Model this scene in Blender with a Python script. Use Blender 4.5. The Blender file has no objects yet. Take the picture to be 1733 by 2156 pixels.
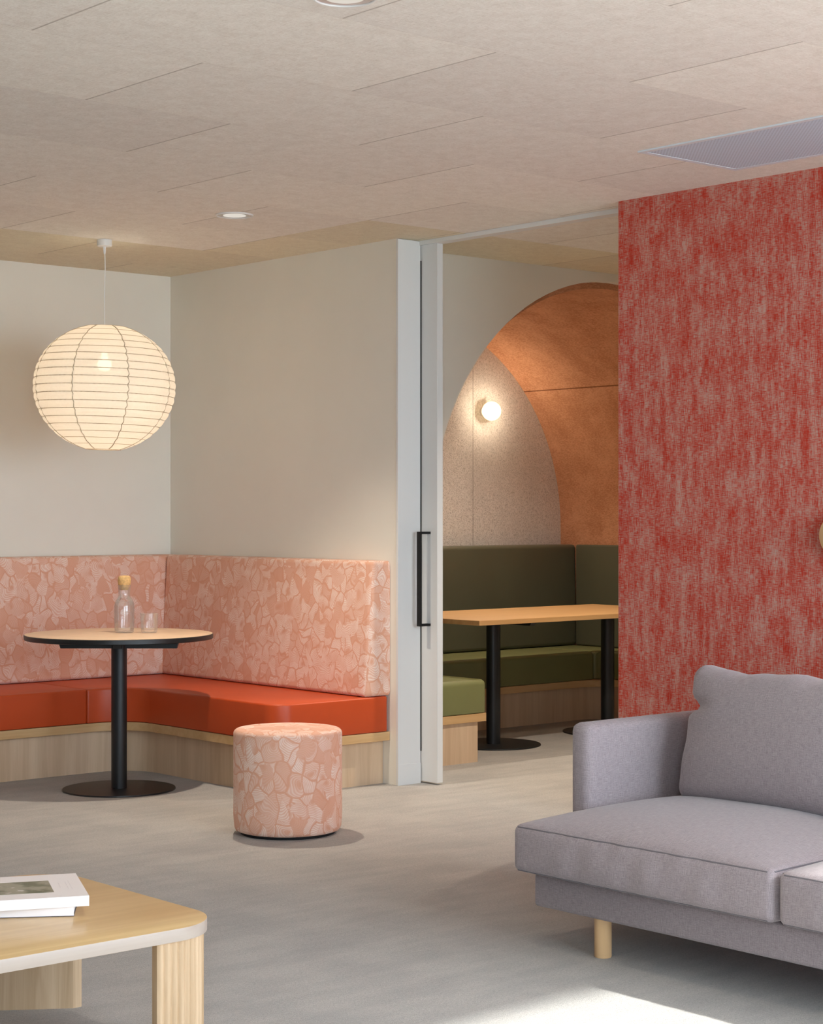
import bpy, bmesh, math, random
from mathutils import Vector, Matrix
from math import sin, cos, pi, radians, sqrt
random.seed(7)
S = bpy.context.scene
COL = S.collection

# ------------------------------------------------------------------ helpers
def srgb(r, g, b):
    f = lambda c: (c/255/12.92) if c/255 <= 0.04045 else ((c/255+0.055)/1.055)**2.4
    return (f(r), f(g), f(b), 1.0)

LOC = {}
def thing(name, label, cat, loc, group=None):
    o = bpy.data.objects.new(name, None); COL.objects.link(o)
    o.empty_display_size = 0.1
    o.location = loc; LOC[o] = Vector(loc)
    o['label'] = label; o['category'] = cat
    if group: o['group'] = group
    return o

def box_uv(me):
    uv = me.uv_layers.new(name='UVMap')
    for p in me.polygons:
        n = p.normal
        ax = max(range(3), key=lambda i: abs(n[i]))
        for li in p.loop_indices:
            v = me.vertices[me.loops[li].vertex_index].co
            if ax == 0: uv.data[li].uv = (v.y, v.z)
            elif ax == 1: uv.data[li].uv = (v.x+0.37, v.z)
            else: uv.data[li].uv = (v.x, v.y)

def mesh(name, bm, mat, parent=None, origin=None, smooth=40, uv='box'):
    """bm is modelled in world metres; the object's origin sits at its parent's base."""
    me = bpy.data.meshes.new(name)
    bmesh.ops.recalc_face_normals(bm, faces=bm.faces)
    bm.to_mesh(me); bm.free()
    if parent is not None:
        org = LOC[parent]
    else:
        if origin is None:
            xs = [v.co for v in me.vertices]
            lo = [min(c[i] for c in xs) for i in range(3)]; hi = [max(c[i] for c in xs) for i in range(3)]
            origin = ((lo[0]+hi[0])/2, (lo[1]+hi[1])/2, lo[2])
        org = Vector(origin)
    if uv == 'box': box_uv(me)
    me.transform(Matrix.Translation(-org))
    if smooth:
        for p in me.polygons: p.use_smooth = True
        me.set_sharp_from_angle(angle=radians(smooth))
    for m in (mat if isinstance(mat, (list, tuple)) else [mat]): me.materials.append(m)
    o = bpy.data.objects.new(name, me); COL.objects.link(o)
    if parent is not None:
        o.parent = parent
    else:
        o.location = org
    LOC[o] = org
    return o

def struct(name, bm, mat, parent=None, label=None, **k):
    o = mesh(name, bm, mat, parent, **k)
    if parent is None: o['kind'] = 'structure'
    if label: o['label'] = label
    return o

def BM(): return bmesh.new()

def add_box(bm, x0, x1, y0, y1, z0, z1, bev=0.0, seg=2):
    vs = [bm.verts.new((x, y, z)) for x in (x0, x1) for y in (y0, y1) for z in (z0, z1)]
    q = [(0,1,3,2),(4,6,7,5),(0,4,5,1),(2,3,7,6),(0,2,6,4),(1,5,7,3)]
    fs = [bm.faces.new([vs[i] for i in f]) for f in q]
    if bev > 0:
        es = {e for f in fs for e in f.edges}
        bmesh.ops.bevel(bm, geom=list(es), offset=bev, segments=seg, profile=0.5, affect='EDGES')
    return bm

def lathe(bm, prof, cx, cy, seg=48, close=True):
    """prof: list of (radius, z) from bottom to top."""
    rings = []
    for r, z in prof:
        if r < 1e-6:
            rings.append([bm.verts.new((cx, cy, z))])
        else:
            rings.append([bm.verts.new((cx+r*cos(2*pi*i/seg), cy+r*sin(2*pi*i/seg), z)) for i in range(seg)])
    for a, b in zip(rings, rings[1:]):
        if len(a) == 1 and len(b) == 1: continue
        if len(a) == 1:
            for i in range(seg): bm.faces.new((a[0], b[(i+1) % seg], b[i]))
        elif len(b) == 1:
            for i in range(seg): bm.faces.new((a[i], a[(i+1) % seg], b[0]))
        else:
            for i in range(seg): bm.faces.new((a[i], a[(i+1) % seg], b[(i+1) % seg], b[i]))
    if close:
        if len(rings[0]) > 1: bm.faces.new(list(reversed(rings[0])))
        if len(rings[-1]) > 1: bm.faces.new(rings[-1])
    return bm

def arc(cx, cy, r, a0, a1, n=12):
    return [(cx+r*cos(radians(a0+(a1-a0)*i/n)), cy+r*sin(radians(a0+(a1-a0)*i/n))) for i in range(n+1)]

def fillet(pts, rads, n=12):
    """round the corners of a closed polygon (any orientation)."""
    out = []
    N = len(pts)
    for i in range(N):
        p, a, b = Vector(pts[i]), Vector(pts[i-1]), Vector(pts[(i+1) % N])
        r = rads[i] if isinstance(rads, (list, tuple)) else rads
        if r <= 0: out.append(tuple(p)); continue
        u, v = (a-p).normalized(), (b-p).normalized()
        ang = u.angle(v); d = r/math.tan(ang/2)
        p0, p1 = p+u*d, p+v*d
        c = p+(u+v).normalized()*(r/sin(ang/2))
        w0, w1 = p0-c, p1-c
        th = w0.angle_signed(w1)  # mathutils: clockwise positive
        a0 = math.atan2(w0.y, w0.x)
        for k in range(n+1):
            t = a0-th*k/n
            out.append((c.x+r*cos(t), c.y+r*sin(t)))
    return out

def dedupe(pts, eps=1e-5):
    out = []
    for p in pts:
        if not out or (Vector(p)-Vector(out[-1])).length > eps: out.append(p)
    if (Vector(out[0])-Vector(out[-1])).length < eps: out.pop()
    return out

def densify(pts, step):
    out = []
    for i, p in enumerate(pts):
        q = pts[(i+1) % len(pts)]
        d = (Vector(q)-Vector(p)).length; k = max(1, int(d/step))
        for j in range(k):
            out.append((p[0]+(q[0]-p[0])*j/k, p[1]+(q[1]-p[1])*j/k))
    return out

def offset(pts, d):
    """inset a closed polygon by d (positive = inwards)."""
    A = sum(pts[i-1][0]*pts[i][1]-pts[i][0]*pts[i-1][1] for i in range(len(pts)))
    s = 1 if A > 0 else -1
    out = []
    N = len(pts)
    for i in range(N):
        p, a, b = Vector(pts[i]), Vector(pts[i-1]), Vector(pts[(i+1) % N])
        e0, e1 = (p-a).normalized(), (b-p).normalized()
        n0, n1 = Vector((-e0.y, e0.x))*s, Vector((-e1.y, e1.x))*s
        m = n0+n1
        if m.length < 1e-6: m = n0
        m.normalize()
        k = max(0.35, m.dot(n0))
        out.append(tuple(p+m*(d/k)))
    return out

def pad(bm, pts, z0, z1, r=0.0, n=5, rb=None, crown=0.0):
    """extrude a plan outline with rounded top (r) and bottom (rb) edges."""
    pts = dedupe(pts)
    if rb is None: rb = r
    rings = []
    if rb > 0:
        for k in range(n+1):
            t = pi/2*k/n; rings.append((rb*(1-sin(t)), z0+rb*(1-cos(t))))
    else: rings.append((0, z0))
    if r > 0:
        for k in range(n+1):
            t = pi/2*k/n; rings.append((r*(1-cos(t)), z1-r+r*sin(t)))
    else: rings.append((0, z1))
    vr = [[bm.verts.new((x, y, z)) for x, y in (offset(pts, d) if d else pts)] for d, z in rings]
    N = len(pts)
    for a, b in zip(vr, vr[1:]):
        for i in range(N): bm.faces.new((a[i], a[(i+1) % N], b[(i+1) % N], b[i]))
    bm.faces.new(list(reversed(vr[0]))); bm.faces.new(vr[-1])
    return bm

def tube(bm, pts, r, seg=8, closed=False, caps=True):
    P = [Vector(p) for p in pts]; N = len(P)
    rings = []; up = None
    for i in range(N):
        if closed: t = (P[(i+1) % N]-P[i-1]).normalized()
        else: t = (P[min(i+1, N-1)]-P[max(i-1, 0)]).normalized()
        if up is None:
            up = Vector((0, 0, 1)) if abs(t.z) < 0.9 else Vector((1, 0, 0))
        x = t.cross(up)
        if x.length < 1e-4: x = t.cross(Vector((0.3, 1, 0.2)))
        x.normalize(); y = x.cross(t).normalized(); up = y
        rr = r[i] if isinstance(r, (list, tuple)) else r
        rings.append([bm.verts.new(P[i]+x*rr*cos(2*pi*k/seg)+y*rr*sin(2*pi*k/seg)) for k in range(seg)])
    M = N if closed else N-1
    for i in range(M):
        a, b = rings[i], rings[(i+1) % N]
        for k in range(seg): bm.faces.new((a[k], a[(k+1) % seg], b[(k+1) % seg], b[k]))
    if not closed and caps:
        bm.faces.new(list(reversed(rings[0]))); bm.faces.new(rings[-1])
    return bm

def edge_steps(n, h, r):
    """sample positions in [-h, h] with extra samples in the rounded rim."""
    k = 5
    rim = [-h+r*(1-cos(pi/2*i/k)) for i in range(k+1)]
    mid = [-(h-r)+2*(h-r)*i/n for i in range(1, n)]
    return rim+mid+[-v for v in reversed(rim)]

def soft_box(bm, hx, hy, hz, r, fn, n=14, nz=5):
    """a rounded box centred on the origin whose vertices go through fn(Vector)."""
    X, Y, Z = edge_steps(n, hx, r), edge_steps(n, hy, r), edge_steps(nz, hz, r)
    cache = {}
    def V(x, y, z):
        k = (round(x, 6), round(y, 6), round(z, 6))
        if k not in cache:
            p = Vector((x, y, z))
            q = Vector((max(-hx+r, min(hx-r, x)), max(-hy+r, min(hy-r, y)), max(-hz+r, min(hz-r, z))))
            d = p-q
            if d.length > 1e-9: p = q+d.normalized()*r
            cache[k] = bm.verts.new(fn(p))
        return cache[k]
    def face(*a):
        vs = []
        for v in a:
            if v not in vs: vs.append(v)
        if len(vs) >= 3:
            try: bm.faces.new(vs)
            except ValueError: pass
    def grid(A, B, f):
        for i in range(len(A)-1):
            for j in range(len(B)-1):
                face(f(A[i], B[j]), f(A[i+1], B[j]), f(A[i+1], B[j+1]), f(A[i], B[j+1]))
    for s in (-1, 1):
        grid(X, Y, lambda a, b: V(a, b, s*hz))
        grid(X, Z, lambda a, b: V(a, s*hy, b))
        grid(Y, Z, lambda a, b: V(s*hx, a, b))
    return bm

# ------------------------------------------------------------------ materials
class NT:
    def __init__(s, name):
        s.m = bpy.data.materials.new(name); s.m.use_nodes = True
        s.t = s.m.node_tree; s.t.nodes.clear()
        s.out = s.n('ShaderNodeOutputMaterial')
        s.b = s.n('ShaderNodeBsdfPrincipled'); s.l(s.b.outputs[0], s.out.inputs['Surface'])
    def n(s, t, **k):
        nd = s.t.nodes.new(t)
        for a, v in k.items(): setattr(nd, a, v)
        return nd
    def l(s, a, b): s.t.links.new(a, b)
    def put(s, sock, v):
        if isinstance(v, bpy.types.NodeSocket): s.l(v, sock)
        else: sock.default_value = v
    def set(s, **k):
        for a, v in k.items(): s.put(s.b.inputs[a.replace('_', ' ')], v)
        return s
    def coord(s, kind='Object'): return s.n('ShaderNodeTexCoord').outputs[kind]
    def mapv(s, v, scale=(1, 1, 1), rot=(0, 0, 0), loc=(0, 0, 0)):
        m = s.n('ShaderNodeMapping'); s.l(v, m.inputs[0])
        m.inputs['Scale'].default_value = scale; m.inputs['Rotation'].default_value = rot; m.inputs['Location'].default_value = loc
        return m.outputs[0]
    def noise(s, v, scale=5, detail=3, rough=0.5, dim='3D', dist=0.0):
        x = s.n('ShaderNodeTexNoise', noise_dimensions=dim)
        s.l(v, x.inputs['Vector']); x.inputs['Scale'].default_value = scale
        x.inputs['Detail'].default_value = detail; x.inputs['Roughness'].default_value = rough
        x.inputs['Distortion'].default_value = dist
        return x.outputs[0]
    def math(s, op, a, b=0.0, c=0.0, clamp=False):
        x = s.n('ShaderNodeMath', operation=op, use_clamp=clamp)
        s.put(x.inputs[0], a); s.put(x.inputs[1], b); s.put(x.inputs[2], c)
        return x.outputs[0]
    def vmath(s, op, a, b=(0, 0, 0)):
        x = s.n('ShaderNodeVectorMath', operation=op)
        s.put(x.inputs[0], a); s.put(x.inputs[1], b)
        return x.outputs['Value'] if op in ('LENGTH', 'DOT_PRODUCT', 'DISTANCE') else x.outputs[0]
    def step(s, v, lo, hi):
        x = s.n('ShaderNodeMapRange', interpolation_type='SMOOTHSTEP')
        s.put(x.inputs[0], v); x.inputs[1].default_value = lo; x.inputs[2].default_value = hi
        return x.outputs[0]
    def lin(s, v, lo, hi, a, b):
        x = s.n('ShaderNodeMapRange')
        s.put(x.inputs[0], v); x.inputs[1].default_value = lo; x.inputs[2].default_value = hi
        x.inputs[3].default_value = a; x.inputs[4].default_value = b
        return x.outputs[0]
    def mix(s, f, a, b, mode='MIX'):
        x = s.n('ShaderNodeMix', data_type='RGBA', blend_type=mode)
        s.put(x.inputs[0], f); s.put(x.inputs[6], a); s.put(x.inputs[7], b)
        return x.outputs[2]
    def sep(s, v):
        x = s.n('ShaderNodeSeparateXYZ'); s.l(v, x.inputs[0]); return x.outputs
    def comb(s, a=0.0, b=0.0, c=0.0):
        x = s.n('ShaderNodeCombineXYZ')
        s.put(x.inputs[0], a); s.put(x.inputs[1], b); s.put(x.inputs[2], c); return x.outputs[0]
    def bump(s, h, strength=0.3, dist=0.01):
        x = s.n('ShaderNodeBump'); x.inputs['Strength'].default_value = strength; x.inputs['Distance'].default_value = dist
        s.l(h, x.inputs['Height']); s.l(x.outputs[0], s.b.inputs['Normal']); return s

def plain(name, col, rough=0.5, metal=0.0, var=0.0, vscale=8, bump=0.0, bscale=200, spec=0.5):
    t = NT(name); c = t.coord()
    if var:
        n = t.noise(c, vscale, 4)
        d = tuple(x*(1-var) for x in col[:3])+(1,); u = tuple(min(1, x*(1+var)) for x in col[:3])+(1,)
        t.set(Base_Color=t.mix(t.step(n, 0.3, 0.7), d, u))
    else: t.set(Base_Color=col)
    t.set(Roughness=rough, Metallic=metal, Specular_IOR_Level=spec)
    if bump: t.bump(t.noise(c, bscale, 3), bump, 0.002)
    return t.m

def wood(name, c1, c2, axis='z', rough=0.45, fine=1.0, boards=0.0):
    """straight grain along an axis."""
    t = NT(name); c = t.coord()
    lo, hi = 1.2, 22.0
    sc = {'x': (lo, hi, hi), 'y': (hi, lo, hi), 'z': (hi, hi, lo)}[axis]
    a = t.noise(t.mapv(c, sc), 1.0, 6, 0.6, dist=0.6)
    sc2 = {'x': (6, 260, 260), 'y': (260, 6, 260), 'z': (260, 260, 6)}[axis]
    b = t.noise(t.mapv(c, sc2), 1.0, 3, 0.6)
    f = t.math('ADD', t.math('MULTIPLY', t.step(a, 0.28, 0.72), 0.75), t.math('MULTIPLY', b, 0.25*fine))
    col = t.mix(t.math('MULTIPLY', f, 1.0, clamp=True), c1, c2)
    if boards:
        xs = t.sep(c)
        k = t.math('FLOOR', t.math('DIVIDE', t.math('ADD', xs[0], xs[1]), boards))
        w = t.n('ShaderNodeTexWhiteNoise', noise_dimensions='1D'); t.l(k, w.inputs['W'])
        col = t.mix(t.lin(w.outputs[0], 0, 1, 0.0, 0.35), col, c2)
    t.set(Base_Color=col, Roughness=rough, Specular_IOR_Level=0.4)
    t.bump(b, 0.05, 0.001)
    return t.m

WALLC = srgb(232, 224, 212)
M = {}
M['wall'] = plain('plaster_paint', srgb(234, 230, 219), 0.85, var=0.012, vscale=3, bump=0.05, bscale=300, spec=0.2)
M['dark_wall'] = plain('darkened_unseen_wall', srgb(112, 102, 94), 0.7, var=0.1, vscale=3)  # unseen walls, darkened to cut light bounced onto the sofa back
M['white_paint'] = plain('white_satin_paint', srgb(226, 226, 224), 0.45, spec=0.4)
M['black_metal'] = plain('black_powder_coat', srgb(22, 25, 28), 0.42, var=0.03, vscale=20, bump=0.03, bscale=600)
M['black_edge'] = plain('black_edge_band', srgb(24, 24, 25), 0.4)
M['gasket'] = plain('black_rubber', srgb(12, 12, 12), 0.8)
M['white_plastic'] = plain('white_plastic', srgb(232, 231, 228), 0.4)
M['chrome'] = plain('satin_reflector', srgb(225, 225, 228), 0.25, metal=0.8)
M['concrete'] = plain('pale_terrace_paving', srgb(190, 186, 178), 0.9, var=0.08, vscale=1.5)

def carpet():
    t = NT('grey_beige_loop_carpet'); c = t.coord()
    blot = t.noise(t.mapv(c, (2.2, 2.2, 1)), 1.6, 5, 0.6, dist=0.4)
    streak = t.noise(t.mapv(c, (1.6, 9.0, 1), rot=(0, 0, radians(-49))), 1.5, 5, 0.65)
    fine = t.noise(c, 300, 3, 0.75)
    med = t.noise(t.mapv(c, (90, 150, 90), rot=(0, 0, 0.4)), 1.0, 4, 0.75)
    f = t.math('ADD', t.math('MULTIPLY', blot, 0.5), t.math('MULTIPLY', streak, 0.5))
    col = t.mix(t.step(f, 0.33, 0.67), srgb(178, 175, 171), srgb(198, 194, 188))
    sp = t.math('ADD', t.math('MULTIPLY', fine, 0.6), t.math('MULTIPLY', med, 0.4))
    col = t.mix(t.lin(sp, 0.36, 0.60, 0.62, 0.0), col, srgb(112, 108, 104))
    col = t.mix(t.step(fine, 0.6, 0.85), col, srgb(222, 215, 204))
    t.set(Base_Color=col, Roughness=0.95, Specular_IOR_Level=0.1, Sheen_Weight=0.15)
    t.bump(sp, 0.6, 0.006)
    return t.m
M['carpet'] = carpet()

TX0, TY0, TLEN, TROW = 2.60, 3.93, 1.14, 0.66
def ceiling_mat():
    t = NT('wood_wool_ceiling_panels'); c = t.coord('Object')
    x, y, z = t.sep(c)
    row = t.math('FLOOR', t.math('DIVIDE', t.math('SUBTRACT', y, TY0), TROW))
    fy = t.math('FRACT', t.math('DIVIDE', t.math('SUBTRACT', y, TY0), TROW))
    odd = t.math('FLOORED_MODULO', row, 2.0)
    u = t.math('ADD', t.math('DIVIDE', t.math('SUBTRACT', x, TX0), TLEN), t.math('MULTIPLY', odd, 0.5))
    fu = t.math('FRACT', u); ku = t.math('FLOOR', u)
    w = t.n('ShaderNodeTexWhiteNoise', noise_dimensions='2D'); t.l(t.comb(row, ku), w.inputs['Vector'])
    du = t.math('MINIMUM', fu, t.math('SUBTRACT', 1.0, fu))
    dy = t.math('MINIMUM', fy, t.math('SUBTRACT', 1.0, fy))
    ju = t.math('SUBTRACT', 1.0, t.step(du, 0.0018, 0.0042))
    jy = t.math('SUBTRACT', 1.0, t.step(dy, 0.0015, 0.004))
    # fibres: long thin strands lying across each other
    f1 = t.noise(t.mapv(c, (30, 230, 1), rot=(0, 0, 0.5)), 1.0, 4, 0.7, dist=1.2)
    f2 = t.noise(t.mapv(c, (230, 30, 1), rot=(0, 0, 0.2)), 1.0, 4, 0.7, dist=1.2)
    f3 = t.noise(c, 14, 5, 0.7)
    f = t.math('ADD', t.math('MULTIPLY', t.math('ADD', f1, f2), 0.38), t.math('MULTIPLY', f3, 0.24))
    col = t.mix(t.step(f, 0.34, 0.62), srgb(228, 222, 214), srgb(252, 251, 247))
    f4 = t.noise(t.mapv(c, (120, 260, 1), rot=(0, 0, 0.8)), 1.0, 3, 0.8)
    col = t.mix(t.math('MULTIPLY', t.step(f4, 0.56, 0.72), 0.42), col, srgb(150, 128, 110))
    col = t.mix(t.math('MULTIPLY', t.step(f4, 0.44, 0.30), 0.5), col, srgb(252, 250, 248))
    tint = t.mix(w.outputs[0], srgb(244, 240, 236), srgb(255, 252, 247))
    col = t.mix(1.0, col, tint, 'MULTIPLY')
    band = t.math('MAXIMUM', t.math('GREATER_THAN', y, TY0+6*TROW), t.math('MULTIPLY', t.math('GREATER_THAN', x, TX0+2.5*TLEN), t.math('GREATER_THAN', y, TY0+4*TROW)))
    col = t.mix(band, col, t.mix(1.0, col, srgb(244, 240, 224), 'MULTIPLY'))
    col = t.mix(t.math('MULTIPLY', ju, 0.45), col, srgb(120, 98, 76))
    col = t.mix(t.math('MULTIPLY', jy, 0.12), col, srgb(170, 150, 130))
    t.set(Base_Color=col, Roughness=0.95, Specular_IOR_Level=0.1)
    h = t.math('SUBTRACT', f, t.math('ADD', t.math('MULTIPLY', ju, 0.5), t.math('MULTIPLY', jy, 0.12)))
    t.bump(h, 0.25, 0.006)
    return t.m
M['ceiling'] = ceiling_mat()

def red_wall():
    t = NT('red_crosshatch_wallcovering'); c = t.coord()
    x, y, z = t.sep(c)
    zz = t.math('MULTIPLY', t.math('PINGPONG', z, 9.0), 1.0)
    p = t.comb(y, zz, 0.0)
    v1 = t.noise(t.mapv(p, (330, 26, 1)), 1.0, 3, 0.65, dim='2D')
    h1 = t.noise(t.mapv(p, (34, 330, 1)), 1.0, 3, 0.65, dim='2D')
    blot = t.noise(t.mapv(p, (10, 8, 1)), 1.0, 4, 0.6, dim='2D')
    streak = t.noise(t.mapv(p, (34, 4.0, 1)), 1.0, 3, 0.55, dim='2D')
    th = t.math('MAXIMUM', v1, h1)
    lo = t.math('MINIMUM', v1, h1)
    thr = t.math('ADD', t.math('MULTIPLY', th, 0.55), t.math('MULTIPLY', lo, 0.45))
    den = t.math('ADD', t.math('MULTIPLY', blot, 0.55), t.math('MULTIPLY', streak, 0.45))
    val = t.math('ADD', thr, t.math('MULTIPLY', t.math('SUBTRACT', den, 0.5), 0.46))
    base = t.mix(t.step(val, 0.33, 0.57), srgb(214, 180, 166), srgb(202, 92, 76))
    base = t.mix(t.step(val, 0.51, 0.67), base, srgb(194, 52, 34))
    base = t.mix(t.math('MULTIPLY', t.step(lo, 0.52, 0.38), 0.25), base, srgb(110, 60, 50))
    t.set(Base_Color=base, Roughness=0.9, Specular_IOR_Level=0.15)
    t.bump(thr, 0.12, 0.002)
    return t.m
M['red_wall'] = red_wall()

def swirl(name, base, dark, light, cell=0.061):
    t = NT(name); uv = t.coord('UV')
    p = t.mapv(uv, (1.12/cell, 0.92/cell, 1))
    nz = t.n('ShaderNodeTexNoise', noise_dimensions='2D'); t.l(p, nz.inputs['Vector']); nz.inputs['Scale'].default_value = 0.8
    nz.inputs['Detail'].default_value = 0.0
    wob = t.vmath('SUBTRACT', nz.outputs['Color'], (0.5, 0.5, 0.5))
    sc = t.n('ShaderNodeVectorMath', operation='SCALE'); t.l(wob, sc.inputs[0]); sc.inputs['Scale'].default_value = 0.75
    q = t.vmath('ADD', p, sc.outputs[0])
    def layer(q, off, freq):
        qq = t.vmath('ADD', q, off)
        vo = t.n('ShaderNodeTexVoronoi', voronoi_dimensions='2D', feature='F1'); t.l(qq, vo.inputs['Vector']); vo.inputs['Scale'].default_value = 1.0
        ve = t.n('ShaderNodeTexVoronoi', voronoi_dimensions='2D', feature='DISTANCE_TO_EDGE'); t.l(qq, ve.inputs['Vector']); ve.inputs['Scale'].default_value = 1.0
        rnd = t.vmath('SUBTRACT', vo.outputs['Color'], (0.5, 0.5, 0.5))
        s2 = t.n('ShaderNodeVectorMath', operation='SCALE'); t.l(rnd, s2.inputs[0]); s2.inputs['Scale'].default_value = 1.5
        rel = t.vmath('SUBTRACT', t.vmath('SUBTRACT', qq, vo.outputs['Position']), s2.outputs[0])
        rx, ry, rz = t.sep(rel)
        d = t.vmath('LENGTH', t.comb(rx, t.math('MULTIPLY', ry, 1.25), 0.0))
        rings = t.math('SINE', t.math('MULTIPLY', d, 2*pi*freq))
        lines = t.step(rings, -0.35, 0.55)
        cx, cy, cz = t.sep(vo.outputs['Color'])
        inside = t.step(ve.outputs['Distance'], 0.015, 0.11)
        fan = t.step(t.math('ADD', d, t.math('MULTIPLY', rx, 0.35)), 0.05, 0.45)
        on = t.lin(cz, 0.1, 0.6, 0.12, 1.0)
        m = t.math('MULTIPLY', t.math('MULTIPLY', inside, fan), on)
        return lines, m, cy, inside
    l1, m1, r1, i1 = layer(q, (0, 0, 0), 6.8)
    s3 = t.n('ShaderNodeVectorMath', operation='SCALE'); t.l(q, s3.inputs[0]); s3.inputs['Scale'].default_value = 0.83
    l2, m2, r2, i2 = layer(s3.outputs[0], (13.3, 7.1, 0), 7.8)
    top = t.math('MULTIPLY', i2, t.step(r2, 0.52, 0.56))
    big = t.noise(t.mapv(uv, (16, 16, 1)), 1.0, 2, 0.5, dim='2D')
    def shade(l, m, r, i):
        c = t.mix(t.math('MULTIPLY', t.math('SUBTRACT', 1.0, i), 0.15), base, dark)
        c = t.mix(t.math('MULTIPLY', t.math('SUBTRACT', 1.0, m), 0.40), c, dark)
        a = t.math('MULTIPLY', m, t.math('ADD', t.math('MULTIPLY', l, 0.55), t.lin(big, 0.35, 0.65, 0.10, 0.40)), clamp=True)
        return t.mix(a, c, light), a
    ca, a1 = shade(l1, m1, r1, i1)
    cb, a2 = shade(l2, m2, r2, i2)
    col = t.mix(top, ca, cb)
    wv = t.noise(t.mapv(uv, (900, 900, 1)), 1.0, 2, 0.6, dim='2D')
    col = t.mix(t.lin(wv, 0.3, 0.7, 0.14, 0.0), col, dark)
    t.set(Base_Color=col, Roughness=0.85, Specular_IOR_Level=0.2, Sheen_Weight=0.1)
    t.bump(t.math('ADD', t.math('MULTIPLY', a1, 0.8), t.math('MULTIPLY', wv, 0.25)), 0.15, 0.002)
    return t.m
M['salmon'] = swirl('salmon_swirl_fabric', srgb(231, 182, 156), srgb(222, 154, 122), srgb(248, 228, 216))

def leather(name, col, rough=0.42):
    t = NT(name); c = t.coord()
    n = t.noise(c, 3, 3); g = t.noise(c, 700, 2)
    d = tuple(x*0.9 for x in col[:3])+(1,)
    t.set(Base_Color=t.mix(t.step(n, 0.3, 0.7), d, col), Roughness=rough, Specular_IOR_Level=0.45)
    t.bump(t.math('ADD', t.math('MULTIPLY', g, 0.1), t.noise(c, 9, 2)), 0.10, 0.006)
    return t.m
M['orange_leather'] = leather('burnt_orange_leather', srgb(198, 76, 31))
M['green_leather'] = leather('olive_green_leather', srgb(122, 124, 80))
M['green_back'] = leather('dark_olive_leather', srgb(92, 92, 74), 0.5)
M['seam'] = plain('dark_seam', srgb(60, 35, 22), 0.9)

M['oak_z'] = wood('oak_veneer_upright', srgb(194, 164, 132), srgb(218, 192, 162), 'z', 0.5, fine=1.5, boards=0.16)
M['oak_edge'] = wood('oak_edging', srgb(196, 156, 106), srgb(214, 178, 130), 'x', 0.45)
M['oak_top_x'] = wood('oak_table_top', srgb(196, 150, 98), srgb(212, 170, 116), 'x', 0.4)
M['ash_top'] = wood('pale_ash_top', srgb(202, 168, 116), srgb(220, 190, 140), 'x', 0.30)
M['ash_z'] = wood('pale_ash_upright', srgb(158, 128, 92), srgb(196, 168, 136), 'z', 0.45, fine=2.0)
M['ash_edge'] = wood('pale_ash_edge', srgb(164, 149, 137), srgb(174, 160, 148), 'x', 0.4)
M['beech'] = wood('pale_beech', srgb(212, 170, 122), srgb(226, 188, 142), 'z', 0.35)
M['laminate'] = plain('pale_oak_laminate', srgb(220, 188, 156), 0.35, var=0.05, vscale=12)
M['cork'] = plain('cork', srgb(206, 168, 112), 0.8, var=0.15, vscale=90, bump=0.2, bscale=150)

def weave(name, col, col2):
    t = NT(name); uv = t.coord('UV')
    x, y, z = t.sep(uv)
    w1 = t.math('SINE', t.math('MULTIPLY', t.math('ADD', x, y), 2*pi*240))
    w2 = t.math('SINE', t.math('MULTIPLY', t.math('SUBTRACT', x, y), 2*pi*240))
    n1 = t.noise(t.mapv(uv, (500, 40, 1)), 1, 3, 0.6, dim='2D')
    n2 = t.noise(t.mapv(uv, (40, 500, 1)), 1, 3, 0.6, dim='2D')
    nn = t.noise(t.mapv(uv, (420, 420, 1)), 1, 2, 0.6, dim='2D')
    f = t.math('ADD', t.math('MULTIPLY', t.math('MULTIPLY', w1, w2), 0.10), t.math('ADD', t.math('MULTIPLY', n1, 0.35), t.math('ADD', t.math('MULTIPLY', n2, 0.35), t.math('MULTIPLY', nn, 0.3))))
    t.set(Base_Color=t.mix(t.step(f, 0.3, 0.72), col2, col), Roughness=0.9, Specular_IOR_Level=0.15, Sheen_Weight=0.25, Sheen_Roughness=0.5)
    t.bump(f, 0.25, 0.0015)
    return t.m
M['sofa'] = weave('lilac_grey_woven_fabric', srgb(170, 158, 160), srgb(128, 117, 121))
M['sofa_pipe'] = plain('lilac_grey_piping', srgb(112, 106, 110), 0.9)

def felt(name, a, b, seam_z=None):
    t = NT(name); c = t.coord()
    n1 = t.noise(t.mapv(c, (60, 60, 160)), 1.0, 4, 0.7)
    n2 = t.noise(c, 5, 4, 0.6)
    f = t.math('ADD', t.math('MULTIPLY', n1, 0.6), t.math('MULTIPLY', n2, 0.4))
    col = t.mix(t.step(f, 0.35, 0.65), a, b)
    if seam_z is not None:
        z = t.sep(c)[2]
        d = t.math('ABSOLUTE', t.math('SUBTRACT', z, seam_z))
        s = t.math('SUBTRACT', 1.0, t.step(d, 0.002, 0.005))
        col = t.mix(t.math('MULTIPLY', s, 0.75), col, srgb(90, 45, 22))
    t.set(Base_Color=col, Roughness=0.95, Specular_IOR_Level=0.1)
    t.bump(n1, 0.15, 0.003)
    return t.m
M['felt'] = felt('terracotta_felt', srgb(174, 120, 88), srgb(208, 154, 120), 2.13)

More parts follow.
